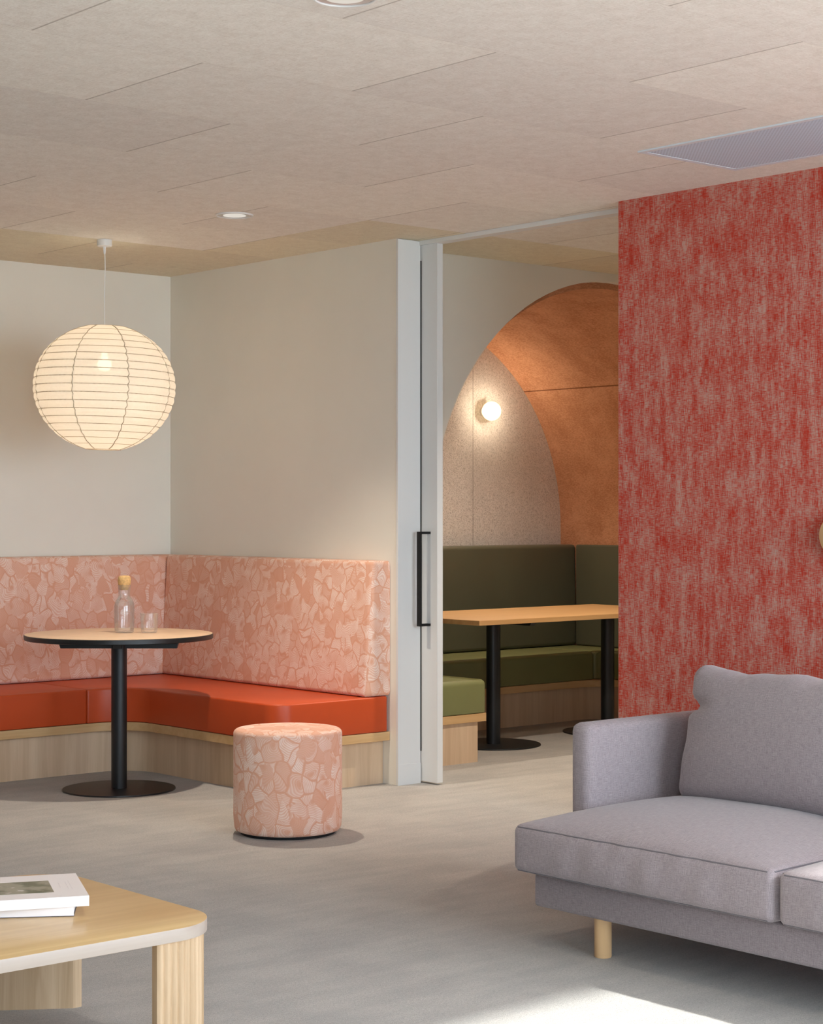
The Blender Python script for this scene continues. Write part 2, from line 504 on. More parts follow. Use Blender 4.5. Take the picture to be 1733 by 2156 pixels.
def grey_panel():
    t = NT('grey_embossed_panel'); c = t.coord()
    n = t.noise(t.mapv(c, (55, 55, 55)), 1.0, 2, 0.5, dist=0.6)
    b = t.noise(t.mapv(c, (3, 3, 2)), 1.0, 3)
    wv = t.math('ABSOLUTE', t.math('SINE', t.math('MULTIPLY', n, 15.0)))
    col = t.mix(t.math('MULTIPLY', t.step(wv, 0.1, 0.8), t.lin(b, 0.3, 0.7, 0.55, 1.0)), srgb(192, 185, 178), srgb(230, 224, 218))
    x, y, z = t.sep(c)
    d = t.math('ABSOLUTE', t.math('SUBTRACT', x, 0.55))
    s = t.math('SUBTRACT', 1.0, t.step(d, 0.002, 0.005))
    col = t.mix(t.math('MULTIPLY', s, 0.5), col, srgb(110, 100, 90))
    t.set(Base_Color=col, Roughness=0.9, Specular_IOR_Level=0.15)
    t.bump(wv, 0.25, 0.004)
    return t.m
M['grey_panel'] = grey_panel()

def perforated():
    t = NT('pale_blue_perforated_steel'); c = t.coord()
    p = t.mapv(c, (90, 90, 1), rot=(0, 0, radians(45)))
    fr = t.vmath('FRACTION', p)
    d = t.vmath('LENGTH', t.vmath('MULTIPLY', t.vmath('SUBTRACT', fr, (0.5, 0.5, 0.0)), (1, 1, 0)))
    hole = t.math('SUBTRACT', 1.0, t.step(d, 0.26, 0.34))
    t.set(Base_Color=t.mix(t.math('MULTIPLY', hole, 0.4), srgb(206, 226, 244), srgb(112, 126, 144)), Roughness=0.45, Specular_IOR_Level=0.5)
    t.bump(hole, -0.2, 0.002)
    return t.m
M['perforated'] = perforated()
M['vent_frame'] = plain('pale_blue_steel', srgb(224, 234, 242), 0.4)

def emit(name, col, s):
    t = NT(name); t.t.nodes.remove(t.b)
    e = t.n('ShaderNodeEmission'); e.inputs[0].default_value = col; e.inputs[1].default_value = s
    t.l(e.outputs[0], t.out.inputs['Surface']); return t.m
M['globe'] = emit('opal_glass_lit', (1.0, 0.74, 0.42, 1), 2.6)
M['bulb'] = emit('lit_bulb', (1.0, 0.85, 0.62, 1), 14.0)
M['lens'] = emit('downlight_lens', (1.0, 0.92, 0.82, 1), 0.75)

def paper():
    t = NT('lantern_paper'); t.t.nodes.remove(t.b); c = t.coord()
    n = t.noise(c, 60, 4, 0.7)
    col = t.mix(t.step(n, 0.3, 0.7), (0.84, 0.78, 0.69, 1), (0.86, 0.81, 0.72, 1))
    d = t.n('ShaderNodeBsdfDiffuse'); t.l(col, d.inputs[0])
    tr = t.n('ShaderNodeBsdfTranslucent'); t.l(col, tr.inputs[0])
    tp = t.n('ShaderNodeBsdfTransparent'); tp.inputs[0].default_value = (1, 0.95, 0.88, 1)
    m1 = t.n('ShaderNodeMixShader'); m1.inputs[0].default_value = 0.5; t.l(d.outputs[0], m1.inputs[1]); t.l(tr.outputs[0], m1.inputs[2])
    m2 = t.n('ShaderNodeMixShader'); m2.inputs[0].default_value = 0.035; t.l(m1.outputs[0], m2.inputs[1]); t.l(tp.outputs[0], m2.inputs[2])
    t.l(m2.outputs[0], t.out.inputs['Surface']); return t.m
M['paper'] = paper()
M['rib'] = plain('bamboo_rib', srgb(184, 160, 128), 0.8)
M['seam_paper'] = plain('paper_seam', srgb(204, 190, 166), 0.9)

def glass(name, tint, gloss, haze):
    t = NT(name); t.t.nodes.remove(t.b)
    tp = t.n('ShaderNodeBsdfTransparent'); tp.inputs[0].default_value = tint
    g = t.n('ShaderNodeBsdfGlossy'); g.inputs['Roughness'].default_value = 0.04
    d = t.n('ShaderNodeBsdfDiffuse'); d.inputs[0].default_value = (0.9, 0.9, 0.9, 1)
    lw = t.n('ShaderNodeLayerWeight'); lw.inputs[0].default_value = 0.35
    f = t.math('ADD', t.math('MULTIPLY', lw.outputs['Fresnel'], gloss), 0.02)
    m1 = t.n('ShaderNodeMixShader'); t.l(t.math('ADD', t.math('MULTIPLY', t.math('POWER', lw.outputs['Facing'], 3.0), 0.25), haze), m1.inputs[0])
    t.l(tp.outputs[0], m1.inputs[1]); t.l(d.outputs[0], m1.inputs[2])
    m2 = t.n('ShaderNodeMixShader'); t.l(f, m2.inputs[0]); t.l(m1.outputs[0], m2.inputs[1]); t.l(g.outputs[0], m2.inputs[2])
    t.l(m2.outputs[0], t.out.inputs['Surface']); return t.m
M['glass'] = glass('clear_glass', (0.995, 0.995, 0.995, 1), 0.40, 0.04)
M['water'] = glass('water', (0.99, 0.99, 0.99, 1), 0.08, 0.01)
def pane():
    t = NT('window_glass'); t.t.nodes.remove(t.b)
    g = t.n('ShaderNodeBsdfGlossy'); g.inputs['Roughness'].default_value = 0.0
    tp = t.n('ShaderNodeBsdfTransparent'); tp.inputs[0].default_value = (0.95, 0.97, 0.97, 1)
    m = t.n('ShaderNodeMixShader'); m.inputs[0].default_value = 0.06
    t.l(tp.outputs[0], m.inputs[1]); t.l(g.outputs[0], m.inputs[2]); t.l(m.outputs[0], t.out.inputs['Surface']); return t.m
M['pane'] = pane()
M['book_white'] = plain('white_book_cover', srgb(236, 230, 230), 0.4)
M['book_page'] = plain('book_pages', srgb(226, 226, 228), 0.8, var=0.04, vscale=200)
M['book_dark'] = plain('dark_book_cover', srgb(50, 46, 56), 0.5)
M['ink'] = plain('faint_grey_ink', srgb(226, 220, 221), 0.6)
def photo_print():
    t = NT('printed_landscape'); c = t.coord('UV')
    a = t.noise(c, 9, 3, 0.6); b = t.noise(c, 22, 3, 0.6)
    col = t.mix(t.step(a, 0.42, 0.55), srgb(96, 100, 78), srgb(150, 146, 128))
    col = t.mix(t.step(b, 0.60, 0.70), col, srgb(196, 190, 182))
    t.set(Base_Color=col, Roughness=0.4); return t.m
M['print'] = photo_print()

# ------------------------------------------------------------------ room shell
H = 2.661                      # ceiling height
XP0, XP1 = 5.92, 6.06          # partition between the lounge and the second room
YB = 8.89                      # back wall of the seating corner
YN = 7.16                      # wall with the arch
XW, YW = -3.0, -0.12            # hidden side wall, glazed facade

bm = BM(); add_box(bm, XW, 9.9, YW-0.2, 9.2, -0.15, 0.0)
struct('floor', bm, M['carpet'], smooth=0, origin=(0, 0, 0), label='grey beige loop carpet floor')
bm = BM(); add_box(bm, XW, 9.9, YW-0.06, 9.2, H, H+0.15)
struct('ceiling', bm, M['ceiling'], smooth=0, origin=(0, 0, H), label='pale wood wool panel ceiling')
bm = BM(); add_box(bm, XW, XP1, YB, 9.05, 0, H)
struct('wall_back', bm, M['wall'], smooth=0, label='cream painted wall behind the salmon bench')
bm = BM(); add_box(bm, XP0, XP1, 6.92, YB, 0, H)
struct('wall_partition', bm, M['wall'], smooth=0, label='cream painted partition wall ending at the sliding door')
bm = BM(); add_box(bm, 5.93, 6.05, YW, 5.47, 0, H)
struct('wall_right', bm, M['red_wall'], smooth=0, origin=(5.93, 5.47, 0), label='wall in red crosshatch wallcovering')
bm = BM(); add_box(bm, XW-0.12, XW, YW-0.2, 9.05, 0, H)
struct('wall_left', bm, M['dark_wall'], smooth=0)
bm = BM(); add_box(bm, 9.75, 9.9, 3.2, 9.05, 0, H)
struct('wall_far', bm, M['wall'], smooth=0)
bm = BM(); add_box(bm, 6.05, 9.9, 3.08, 3.2, 0, H)
struct('wall_side', bm, M['wall'], smooth=0)

# white painted end of the partition (door lining)
bm = BM(); add_box(bm, XP0-0.004, XP1+0.002, 6.906, 6.922, 0, H-0.002, 0.0015, 1)
struct('trim_1', bm, M['white_paint'], label='white painted end lining of the partition wall')
bm = BM(); add_box(bm, XP0-0.006, XP1+0.001, 6.903, 6.907, 0, 0.10)
struct('baseboard_partition', bm, M['white_paint'], smooth=0)
bm = BM(); add_box(bm, 6.055, 6.115, 5.475, 6.905, H-0.022, H-0.001)
struct('trim_2', bm, M['white_paint'], smooth=0, label='white ceiling track of the sliding door')

# wall with the arch
AX, AR, AZ, AB, ABW = 7.72, 1.36, 1.225, 1.355, 1.39
def arch(a, b, n=48):
    pts = [(AX-a, 0.0)]
    for i in range(n+1):
        t = pi-pi*i/n
        pts.append((AX+a*cos(t), AZ+b*sin(t)))
    pts.append((AX+a, 0.0))
    return pts
bm = BM()
op = arch(AR+0.004, ABW)
def arch_wall(bm, op, x0, x1, y0, y1):
    lay = []
    for y in (y0, y1):
        lay.append(([bm.verts.new((x, y, z)) for x, z in op], [bm.verts.new((x, y, H)) for x, z in op],
                    [bm.verts.new(p) for p in ((x0, y, 0), (x0, y, H), (x1, y, 0), (x1, y, H))]))
    n = len(op)
    for k, (A, T, C) in enumerate(lay):
        # op[0], op[1] share x (the upright left edge), likewise the last two
        for i in range(1, n-2): bm.faces.new((A[i], A[i+1], T[i+1], T[i]))
        bm.faces.new((C[0], A[0], A[1], T[1], C[1])); bm.faces.new((A[-1], C[2], C[3], T[-2], A[-2]))
    (A, T, C), (B, U, D) = lay
    for i in range(n-1): bm.faces.new((A[i], A[i+1], B[i+1], B[i]))
    bm.faces.new((C[0], D[0], D[1], C[1])); bm.faces.new((C[2], C[3], D[3], D[2]))
    for V in (T[0], T[-1], U[0], U[-1]): bm.verts.remove(V)
arch_wall(bm, op, 6.115, 9.75, YN, YN+0.05)
struct('wall_arch', bm, M['wall'], smooth=30, label='cream wall with a tall arched opening')
bm = BM()
inn, out = arch(AR, AB, 64), arch(AR+0.03, AB+0.075, 64)
def shell(bm, inn, out, y0, y1):
    A = [[bm.verts.new((x, y, z)) for x, z in P] for P in (inn, out) for y in (y0, y1)]
    i0, i1, o0, o1 = A
    for k in range(len(inn)-1):
        bm.faces.new((i0[k], i0[k+1], i1[k+1], i1[k])); bm.faces.new((o0[k], o1[k], o1[k+1], o0[k+1]))
        bm.faces.new((i0[k], o0[k], o0[k+1], i0[k+1])); bm.faces.new((i1[k], i1[k+1], o1[k+1], o1[k]))
    for k in (0, -1): bm.faces.new((i0[k], i1[k], o1[k], o0[k]))
shell(bm, inn, out, YN+0.0505, 8.905)
struct('wall_vault', bm, M['felt'], smooth=30, origin=(AX, 8.0, 0), label='terracotta felt lining of the arched alcove')
bm = BM(); add_box(bm, 6.2, 9.3, 8.905, 9.0, 0, H)
struct('wall_alcove', bm, M['grey_panel'], smooth=0, origin=(7.72, 8.905, 0), label='grey embossed panel at the back of the arched alcove')

# sliding door
bm = BM(); add_box(bm, 6.068, 6.106, 6.79, 8.2, 0.010, H-0.022, 0.0015, 1)
door = struct('door_1', bm, M['white_paint'], label='white sliding door leaf pushed back behind the partition')
bm = BM(); add_box(bm, 6.0605, 6.068, 6.905, 6.93, 0.157, 2.563)
mesh('gasket', bm, M['gasket'], door, smooth=0)
bm = BM()
add_box(bm, 6.000, 6.012, 6.838, 6.864, 0.773, 1.234, 0.001, 1)
hd = mesh('door_handle', bm, M['gasket'], door, smooth=0); hd['label'] = 'black pull bar handle'
bm = BM()
for z0 in (0.773, 1.222): add_box(bm, 6.012, 6.068, 6.838, 6.864, z0, z0+0.012)
mesh('handle_bracket', bm, M['gasket'], hd, smooth=0)
bm = BM(); add_box(bm, 6.0598, 6.0606, 6.9035, 6.906, 0.905, 1.14)
mesh('lock_plate', bm, M['chrome'], door, smooth=0)

# glazed facade behind the camera: sill, head and mullions, panes
bays = [(-0.9, 0.9), (2.4, 4.2), (4.2, 5.93)]  # first bay is unseen, added to brighten the alcove and partition
bm = BM(); add_box(bm, XW, -0.9, YW-0.06, YW, 0, H); add_box(bm, 0.9, 2.4, YW-0.06, YW, 0, H)
struct('wall_front', bm, M['dark_wall'], smooth=0)
k = 1
for a, b in bays:
    bm = BM()
    add_box(bm, a, b, YW-0.06, YW, 0.0, 0.05); add_box(bm, a, b, YW-0.06, YW, 2.650, H)
    add_box(bm, a, a+0.025, YW-0.06, YW, 0.05, 2.650); add_box(bm, b-0.025, b, YW-0.06, YW, 0.05, 2.650)
    w = struct('window_%d' % k, bm, M['white_paint'], smooth=0)
    bm = BM(); add_box(bm, a+0.025, b-0.025, YW-0.035, YW-0.029, 0.05, 2.650)
    mesh('pane', bm, M['pane'], w, smooth=0)
    k += 1
bm = BM(); add_box(bm, -14, 16, -16, YW-0.2, -0.15, -0.02)
struct('ground', bm, M['concrete'], smooth=0)

# ------------------------------------------------------------------ ceiling fittings
def downlight(x, y, label, r=0.085, power=60, visible=True, col=(1.0, 0.86, 0.70), size=0.03, angle=92, H=H):
    d = thing('downlight', label, 'downlight', (x, y, H), 'round recessed downlights')
    bm = BM()
    prof = [(r*0.90, H-0.004), (r*0.92, H-0.0060), (r*0.96, H-0.0065), (r, H-0.003), (r, H-0.0005), (r*0.90, H-0.0005)]
    rings = [[bm.verts.new((x+q*cos(2*pi*i/48), y+q*sin(2*pi*i/48), z)) for i in range(48)] for q, z in prof]
    for i in range(len(rings)):
        A, B = rings[i], rings[(i+1) % len(rings)]
        for j in range(48): bm.faces.new((A[j], A[(j+1) % 48], B[(j+1) % 48], B[j]))
    mesh('trim_ring', bm, M['white_plastic'], d)
    bm = BM(); lathe(bm, [(r*0.90, H-0.0036), (r*0.90, H-0.0012)], x, y, 48)
    mesh('reflector', bm, M['chrome'], d)
    bm = BM(); lathe(bm, [(r*0.60, H-0.0048), (r*0.60, H-0.0036)], x, y, 32)
    mesh('lens', bm, M['lens'], d)
    L = bpy.data.lights.new('downlight_beam', 'SPOT'); L.energy = power; L.color = col
    L.spot_size = radians(angle); L.spot_blend = 1.0; L.shadow_soft_size = size
    lo = bpy.data.objects.new('downlight_beam', L); COL.objects.link(lo)
    lo.parent = d; lo.location = (0, 0, -0.03)
    return d
downlight(4.90, 6.845, 'white round downlight in the ceiling to the right of the paper lantern', power=165)
downlight(3.04, 3.76, 'white round downlight cut off by the top edge of the picture', power=40)
downlight(4.8, 2.0, 'unseen round downlight added above the far end of the sofa for top light', power=60, angle=90)  # out of view, put in so the sofa is lit from above
downlight(7.72, 7.95, 'unseen round downlight added in the top of the felt vault to light the oak table', power=105, col=(1.0, 0.88, 0.72), angle=120, H=AZ+AB)  # extra lamp out of sight, brightens the alcove seats and table
downlight(7.25, 5.95, 'unseen round downlight added behind the red wall to light the second room', power=250, angle=125, col=(1.0, 0.86, 0.70))  # extra lamp out of sight, brightens the second room and bench fronts

vent = thing('air_vent', 'pale blue perforated vent panel flush in the ceiling above the red wall', 'vent', (5.43, 4.05, H))
bm = BM()
for a in ((5.155, 5.715, 4.635, 4.66), (5.155, 5.715, 3.44, 3.465), (5.155, 5.18, 3.465, 4.635), (5.69, 5.715, 3.465, 4.635)):
    add_box(bm, a[0], a[1], a[2], a[3], H-0.006, H-0.0005)
mesh('frame', bm, M['vent_frame'], vent, smooth=0)
bm = BM(); add_box(bm, 5.18, 5.69, 3.465, 4.635, H-0.005, H-0.0005)
mesh('grille', bm, M['perforated'], vent, smooth=0)

# paper lantern
PX, PY, PZ = 4.87, 7.89, 1.936
lamp = thing('pendant_lamp', 'round white paper lantern pendant hanging over the round table', 'lamp', (PX, PY, H))
bm = BM(); lathe(bm, [(0.0, H-0.034), (0.030, H-0.034), (0.036, H-0.031), (0.037, H-0.001), (0.0, H-0.001)], PX, PY, 40, close=False)
mesh('canopy', bm, M['white_plastic'], lamp)
bm = BM(); lathe(bm, [(0.004, H-0.07), (0.006, H-0.06), (0.007, H-0.034)], PX, PY, 16)
tube(bm, [(PX+0.004*sin(i/12*pi*2)*(1-i/12), PY, H-0.05-(H-0.05-2.235)*i/12) for i in range(13)], 0.0022, 8)
mesh('cord', bm, M['white_plastic'], lamp)
NR = 19
RL, HL = 0.342, 0.311
tilt = Matrix.Translation((PX, PY, PZ)) @ Matrix.Rotation(radians(1.5), 4, Vector((0.656, 0.755, 0))) 
def lant_r(t):    # t in -1..1 bottom..top
    return RL*max(0.0, 1-abs(t)**(2.12 if t > 0 else 1.88))**0.5
ZT = 0.965
bm = BM(); seg = 96
zr = [-ZT+2*ZT*sin(pi/2*((i/(NR-1))*2-1))*0.5+ZT for i in range(NR)]
zr = [ZT*((i/(NR-1))*2-1) for i in range(NR)]
zr = [ZT*(0.72*u+0.28*sin(pi/2*u)) for u in [(i/(NR-1))*2-1 for i in range(NR)]]
prof = []
for i in range(NR):
    prof.append((lant_r(zr[i]), zr[i]*HL, 0))
    if i < NR-1:
        for s in (0.25, 0.5, 0.75):
            z = zr[i]+(zr[i+1]-zr[i])*s
            rr = lant_r(zr[i])*(1-s)+lant_r(zr[i+1])*s
            prof.append((rr+0.0045*sin(pi*s), z*HL, 1))
rings = []
rnd = random.Random(3)
for r, z, b in prof:
    rings.append([bm.verts.new(tilt @ Vector((r*(1+0.003*rnd.uniform(-1, 1)*b)*cos(2*pi*i/seg), r*sin(2*pi*i/seg), z))) for i in range(seg)])
for A, B in zip(rings, rings[1:]):
    for i in range(seg): bm.faces.new((A[i], A[(i+1) % seg], B[(i+1) % seg], B[i]))
shade = mesh('lamp_shade', bm, M['paper'], lamp, smooth=60)
bm = BM()
for i in range(NR):
    r = lant_r(zr[i])-0.001
    tube(bm, [tilt @ Vector((r*cos(2*pi*k/72), r*sin(2*pi*k/72), zr[i]*HL)) for k in range(72)], 0.0017, 6, closed=True)
mesh('rib', bm, M['rib'], shade)
bm = BM()
for j in range(8):
    a = radians(32.3+45*j)
    pts = []
    for i in range(49):
        u = -ZT+2*ZT*i/48
        r = lant_r(u)+0.0015
        a2 = a+0.012*sin(i*2.1+j)
        pts.append(tilt @ Vector((r*cos(a2), r*sin(a2), u*HL)))
    tube(bm, pts, 0.0026, 6)
mesh('seam', bm, M['seam_paper'], shade)
bm = BM()
BZ = PZ+0.115
lathe(bm, [(0.0, BZ-0.034)]+[(0.034*cos(radians(a)), BZ+0.034*sin(radians(a))) for a in range(-75, 61, 15)]+[(0.014, BZ+0.045), (0.014, BZ+0.06)], PX, PY, 24)
mesh('bulb', bm, M['bulb'], lamp)
L = bpy.data.lights.new('lantern_light', 'POINT'); L.energy = 4.0; L.color = (1.0, 0.88, 0.72); L.shadow_soft_size = 0.05
lo = bpy.data.objects.new('lantern_light', L); COL.objects.link(lo); lo.parent = lamp; lo.location = (0, 0, PZ-0.02-H)

# globe wall light on the alcove's back wall, and an unseen added twin
GY, GZ = 8.825, 1.985
def globe_light(GX, label):
    sc = thing('wall_light', label, 'lamp', (GX, 8.905, GZ))
    bm = BM()
    bmesh.ops.create_uvsphere(bm, u_segments=40, v_segments=24, radius=0.063, matrix=Matrix.Translation((GX, GY, GZ)))
    mesh('globe', bm, M['globe'], sc)
    bm = BM()
    tube(bm, [(GX, 8.904, GZ), (GX, 8.890, GZ)], 0.030, 32)
    tube(bm, [(GX, 8.887, GZ), (GX, GY+0.06, GZ)], 0.012, 16)
    mesh('mount', bm, M['white_plastic'], sc)
    L = bpy.data.lights.new('globe_light', 'POINT'); L.energy = 16; L.color = (1.0, 0.82, 0.60); L.shadow_soft_size = 0.078
    lo = bpy.data.objects.new('globe_light', L); COL.objects.link(lo); lo.parent = sc; lo.location = (0, GY-8.905, 0)
globe_light(8.36, 'glowing opal globe wall light inside the arched alcove')
globe_light(7.08, 'unseen opal globe added to light the left half of the arched alcove, hidden behind the partition')  # extra globe, never in view, adds warm light to the alcove

# wooden wall knob at the right edge
bm = BM()
rr = 0.085
prof = [(0.0, 0.0), (0.035, 0.0), (0.036, 0.02), (0.06, 0.024), (rr-0.006, 0.034), (rr, 0.043), (rr-0.004, 0.055), (0.05, 0.066), (0.0, 0.069)]
rg = []
KY, KZ = 4.30, 1.24
for r, d in prof:
    rg.append([bm.verts.new((5.93-d, KY+r*cos(2*pi*i/40), KZ+r*sin(2*pi*i/40))) for i in range(40)] if r > 0 else [bm.verts.new((5.93-d, KY, KZ))])
for A, B in zip(rg, rg[1:]):
    for i in range(40):
        if len(A) == 1: bm.faces.new((A[0], B[i], B[(i+1) % 40]))
        elif len(B) == 1: bm.faces.new((A[i], A[(i+1) % 40], B[0]))
        else: bm.faces.new((A[i], A[(i+1) % 40], B[(i+1) % 40], B[i]))
o = mesh('hanging_hook', bm, M['beech'], smooth=50)
o['label'] = 'round pale wooden knob on the red wall, cut by the right edge'; o['category'] = 'wall hook'

# ------------------------------------------------------------------ salmon corner bench
ZP, ZB, ZC, ZT1 = 0.215, 0.258, 0.260, 0.432
XL = 2.9                                # left end, outside the picture
FX, FY = 5.225, 8.22                    # seat front lines
YE = 6.968                              # free end of the bench
bench = thing('corner_bench', 'salmon patterned corner bench with burnt orange leather seat on an oak base', 'bench', (4.9, 8.3, 0.0))
def L_outline(inset, ry, rin, rout, xl=XL):
    fx, fy, ye = FX+inset, FY+inset, YE+ry
    pts = [(xl, fy), (fx, fy), (fx, ye), (XP0-0.002, ye), (XP0-0.002, YB-0.002), (xl, YB-0.002)]
    return dedupe(fillet(pts, [0, rin, rout, 0, 0, 0], 16))
bm = BM(); pad(bm, L_outline(0.055, 0.055, 0.22, 0.04), 0.0, ZP, 0)
mesh('plinth', bm, M['oak_z'], bench, smooth=35)
bm = BM(); pad(bm, L_outline(0.002, 0.002, 0.21, 0.10), ZP, ZB, 0.001, 1)
mesh('seat_board', bm, M['oak_edge'], bench, smooth=35)
XS = 4.972
# left seat cushion
bm = BM(); pad(bm, fillet([(XL, FY), (XS-0.0004, FY), (XS-0.0004, YB-0.10), (XL, YB-0.10)], [0.012, 0.012, 0.012, 0.012], 5), ZC, ZT1, 0.010, 5, 0.006)
mesh('seat_cushion', bm, M['orange_leather'], bench)
# long L shaped cushion running round the corner to the free end
pts = [(XS+0.0004, FY), (FX, FY), (FX, YE), (XP0-0.012, YE), (XP0-0.012, YB-0.10), (XS+0.0004, YB-0.10)]
bm = BM(); pad(bm, dedupe(fillet(pts, [0.012, 0.205, 0.10, 0.02, 0.02, 0.012], 14)), ZC, ZT1, 0.010, 5, 0.006)
mesh('seat_cushion', bm, M['orange_leather'], bench)
# backrests: wedge profile, thicker at the seat
def wedge_back(bm, along, a0, a1, wall, t0, t1, z0, z1, r=0.022, sgn=-1):
    """upholstered wedge; along 'x' or 'y', wall = coordinate of the wall plane."""
    n = 6
    prof = [(0.0, z0)]
    def rc(cx, cz, p, q):
        return [(cx+r*cos(radians(p+(q-p)*i/n)), cz+r*sin(radians(p+(q-p)*i/n))) for i in range(n+1)]
    prof += rc(t0-r, z0+r, -90, 0) + rc(t1-r, z1-r, 0, 90) + [(0.0, z1)]
    m = len(prof)
    steps = [a0]+[a0+r*(1-cos(pi/2*i/4)) for i in range(1, 5)]+[a1-r*(1-cos(pi/2*i/4)) for i in range(4, 0, -1)]+[a1]
    rings = []
    cx, cz = sum(p[0] for p in prof)/m, (z0+z1)/2
    for k, a in enumerate(steps):
        j = min(k, len(steps)-1-k)
        ins = r*(1-sin(pi/2*min(j, 4)/4))
        ring = []
        for d, z in prof:
            dd = max(0.0, d-ins) if d > 0 else 0.0
            zz = min(max(z, z0+ins), z1-ins)
            w = wall+sgn*dd
            ring.append(bm.verts.new((a, w, zz) if along == 'x' else (w, a, zz)))
        rings.append(ring)
    for A, B in zip(rings, rings[1:]):
        for i in range(m): bm.faces.new((A[i], A[(i+1) % m], B[(i+1) % m], B[i]))
    bm.faces.new(list(reversed(rings[0]))); bm.faces.new(rings[-1])
ZBT = 1.092
bm = BM(); wedge_back(bm, 'y', YE, YB-0.125, XP0-0.002, 0.158, 0.112, ZT1+0.001, ZBT)
mesh('backrest', bm, M['salmon'], bench, smooth=50)
bm = BM(); wedge_back(bm, 'x', XL, XP0-0.006, YB-0.002, 0.158, 0.112, ZT1+0.001, ZBT)
mesh('backrest', bm, M['salmon'], bench, smooth=50)

# ------------------------------------------------------------------ round table
TX, TY, TR, TZ = 4.83, 7.694, 0.449, 0.747
rt = thing('round_table', 'round pedestal table with pale top and black edge, in front of the salmon bench', 'table', (TX, TY, 0))
bm = BM(); lathe(bm, [(0.0, TZ-0.002), (TR-0.004, TZ-0.002), (TR-0.003, TZ-0.0005), (TR-0.005, TZ), (0.0, TZ)], TX, TY, 96, close=False)
top = mesh('tabletop', bm, M['laminate'], rt)
bm = BM(); lathe(bm, [(0.0, TZ-0.025), (TR-0.004, TZ-0.025), (TR, TZ-0.022), (TR, TZ-0.003), (TR-0.003, TZ-0.0015), (0.0, TZ-0.0021)], TX, TY, 96, close=False)
e = mesh('edge_band', bm, M['black_edge'], top); e['label'] = 'black table edge'
bm = BM(); ddir = Vector((0.755, -0.656, 0)); dper = Vector((0.656, 0.755, 0))
def bar(bm, c, d, half, w, z0, z1, taper):
    p = Vector((-d[1], d[0], 0)); d = Vector(d)
    vs = []
    for s, hl in ((-1, half), (1, half)):
        for zz, k in ((z1, 0), (z0, taper)):
            for q in (-1, 1):
                v = Vector(c)+d*s*(hl-k)+p*q*w; vs.append(bm.verts.new((v.x, v.y, zz)))
    f = [(0, 1, 3, 2), (4, 6, 7, 5), (0, 4, 5, 1), (2, 3, 7, 6), (0, 2, 6, 4), (1, 5, 7, 3)]
    for q in f: bm.faces.new([vs[i] for i in q])
bar(bm, (TX, TY, 0), ddir, 0.292, 0.02, TZ-0.070, TZ-0.0252, 0.014)
bar(bm, (TX, TY, 0), dper, 0.075, 0.02, TZ-0.0698, TZ-0.0253, 0.014)
lathe(bm, [(0.085, TZ-0.0255-0.006), (0.085, TZ-0.0256)], TX, TY, 32)
mesh('support_arm', bm, M['black_metal'], rt, smooth=30)
bm = BM(); lathe(bm, [(0.0375, 0.008), (0.0375, TZ-0.035)], TX, TY, 40)
mesh('pole', bm, M['black_metal'], rt)
bm = BM(); lathe(bm, [(0.0, 0.0), (0.268, 0.0), (0.2695, 0.002), (0.268, 0.0075), (0.262, 0.008), (0.0, 0.008)], TX, TY, 80, close=False)
mesh('base_plate', bm, M['black_metal'], rt)

# carafe and tumbler
def at(px, py, z):
    t = (px-866.5)/3940.0; d = 3940.0*(1.33-z)/(py-1078.0)
    return (0.656+0.755*t)*d, (0.755-0.656*t)*d
CX, CY = 4.885, 7.735
car = thing('carafe', 'clear glass water carafe with a cork ball stopper on the round table', 'carafe', (CX, CY, TZ))
z = TZ+0.0006
outer = [(0.0, z), (0.040, z), (0.0445, z+0.004), (0.0468, z+0.020), (0.0482, z+0.06), (0.0485, z+0.105), (0.0480, z+0.128), (0.0455, z+0.143), (0.040, z+0.156), (0.033, z+0.166), (0.0285, z+0.174), (0.0272, z+0.185), (0.0285, z+0.205), (0.0315, z+0.230)]
inner = [(0.0299, z+0.230), (0.0269, z+0.205), (0.0256, z+0.185), (0.0268, z+0.174), (0.0312, z+0.166), (0.038, z+0.1555), (0.0437, z+0.142), (0.0462, z+0.128), (0.0467, z+0.105), (0.0464, z+0.06), (0.045, z+0.021), (0.041, z+0.0085), (0.0, z+0.008)]
bm = BM(); lathe(bm, outer+inner, CX, CY, 48, close=False)
body = mesh('glass_body', bm, M['glass'], car, smooth=60)
wat = [(0.0, z+0.0075), (0.0413, z+0.0080), (0.0453, z+0.0205), (0.0467, z+0.06), (0.0470, z+0.105), (0.0465, z+0.1275), (0.0441, z+0.1415), (0.0420, z+0.1475), (0.0, z+0.1475)]
bm = BM(); lathe(bm, wat, CX, CY, 48, close=False)
mesh('water', bm, M['water'], car, smooth=40)
bm = BM(); lathe(bm, [(0.0, z+0.206), (0.020, z+0.206), (0.0245, z+0.214), (0.0268, z+0.2205), (0.0290, z+0.2315), (0.0305, z+0.238), (0.0318, z+0.252), (0.030, z+0.266), (0.0235, z+0.274), (0.0, z+0.276)], CX, CY, 40, close=False)
st = mesh('stopper', bm, M['cork'], car, smooth=60); st['label'] = 'cork ball stopper'
GX2, GY2 = 4.975, 7.655
z = TZ+0.0006
bm = BM(); lathe(bm, [(0.0, z), (0.034, z), (0.0375, z+0.003), (0.0405, z+0.02), (0.0428, z+0.092), (0.0425, z+0.0935), (0.0408, z+0.092), (0.0388, z+0.025), (0.036, z+0.014), (0.0, z+0.012)], GX2, GY2, 48, close=False)
tm = mesh('tumbler', bm, M['glass'], origin=(GX2, GY2, TZ), smooth=60)
tm['label'] = 'empty clear glass tumbler beside the carafe on the round table'; tm['category'] = 'glass'

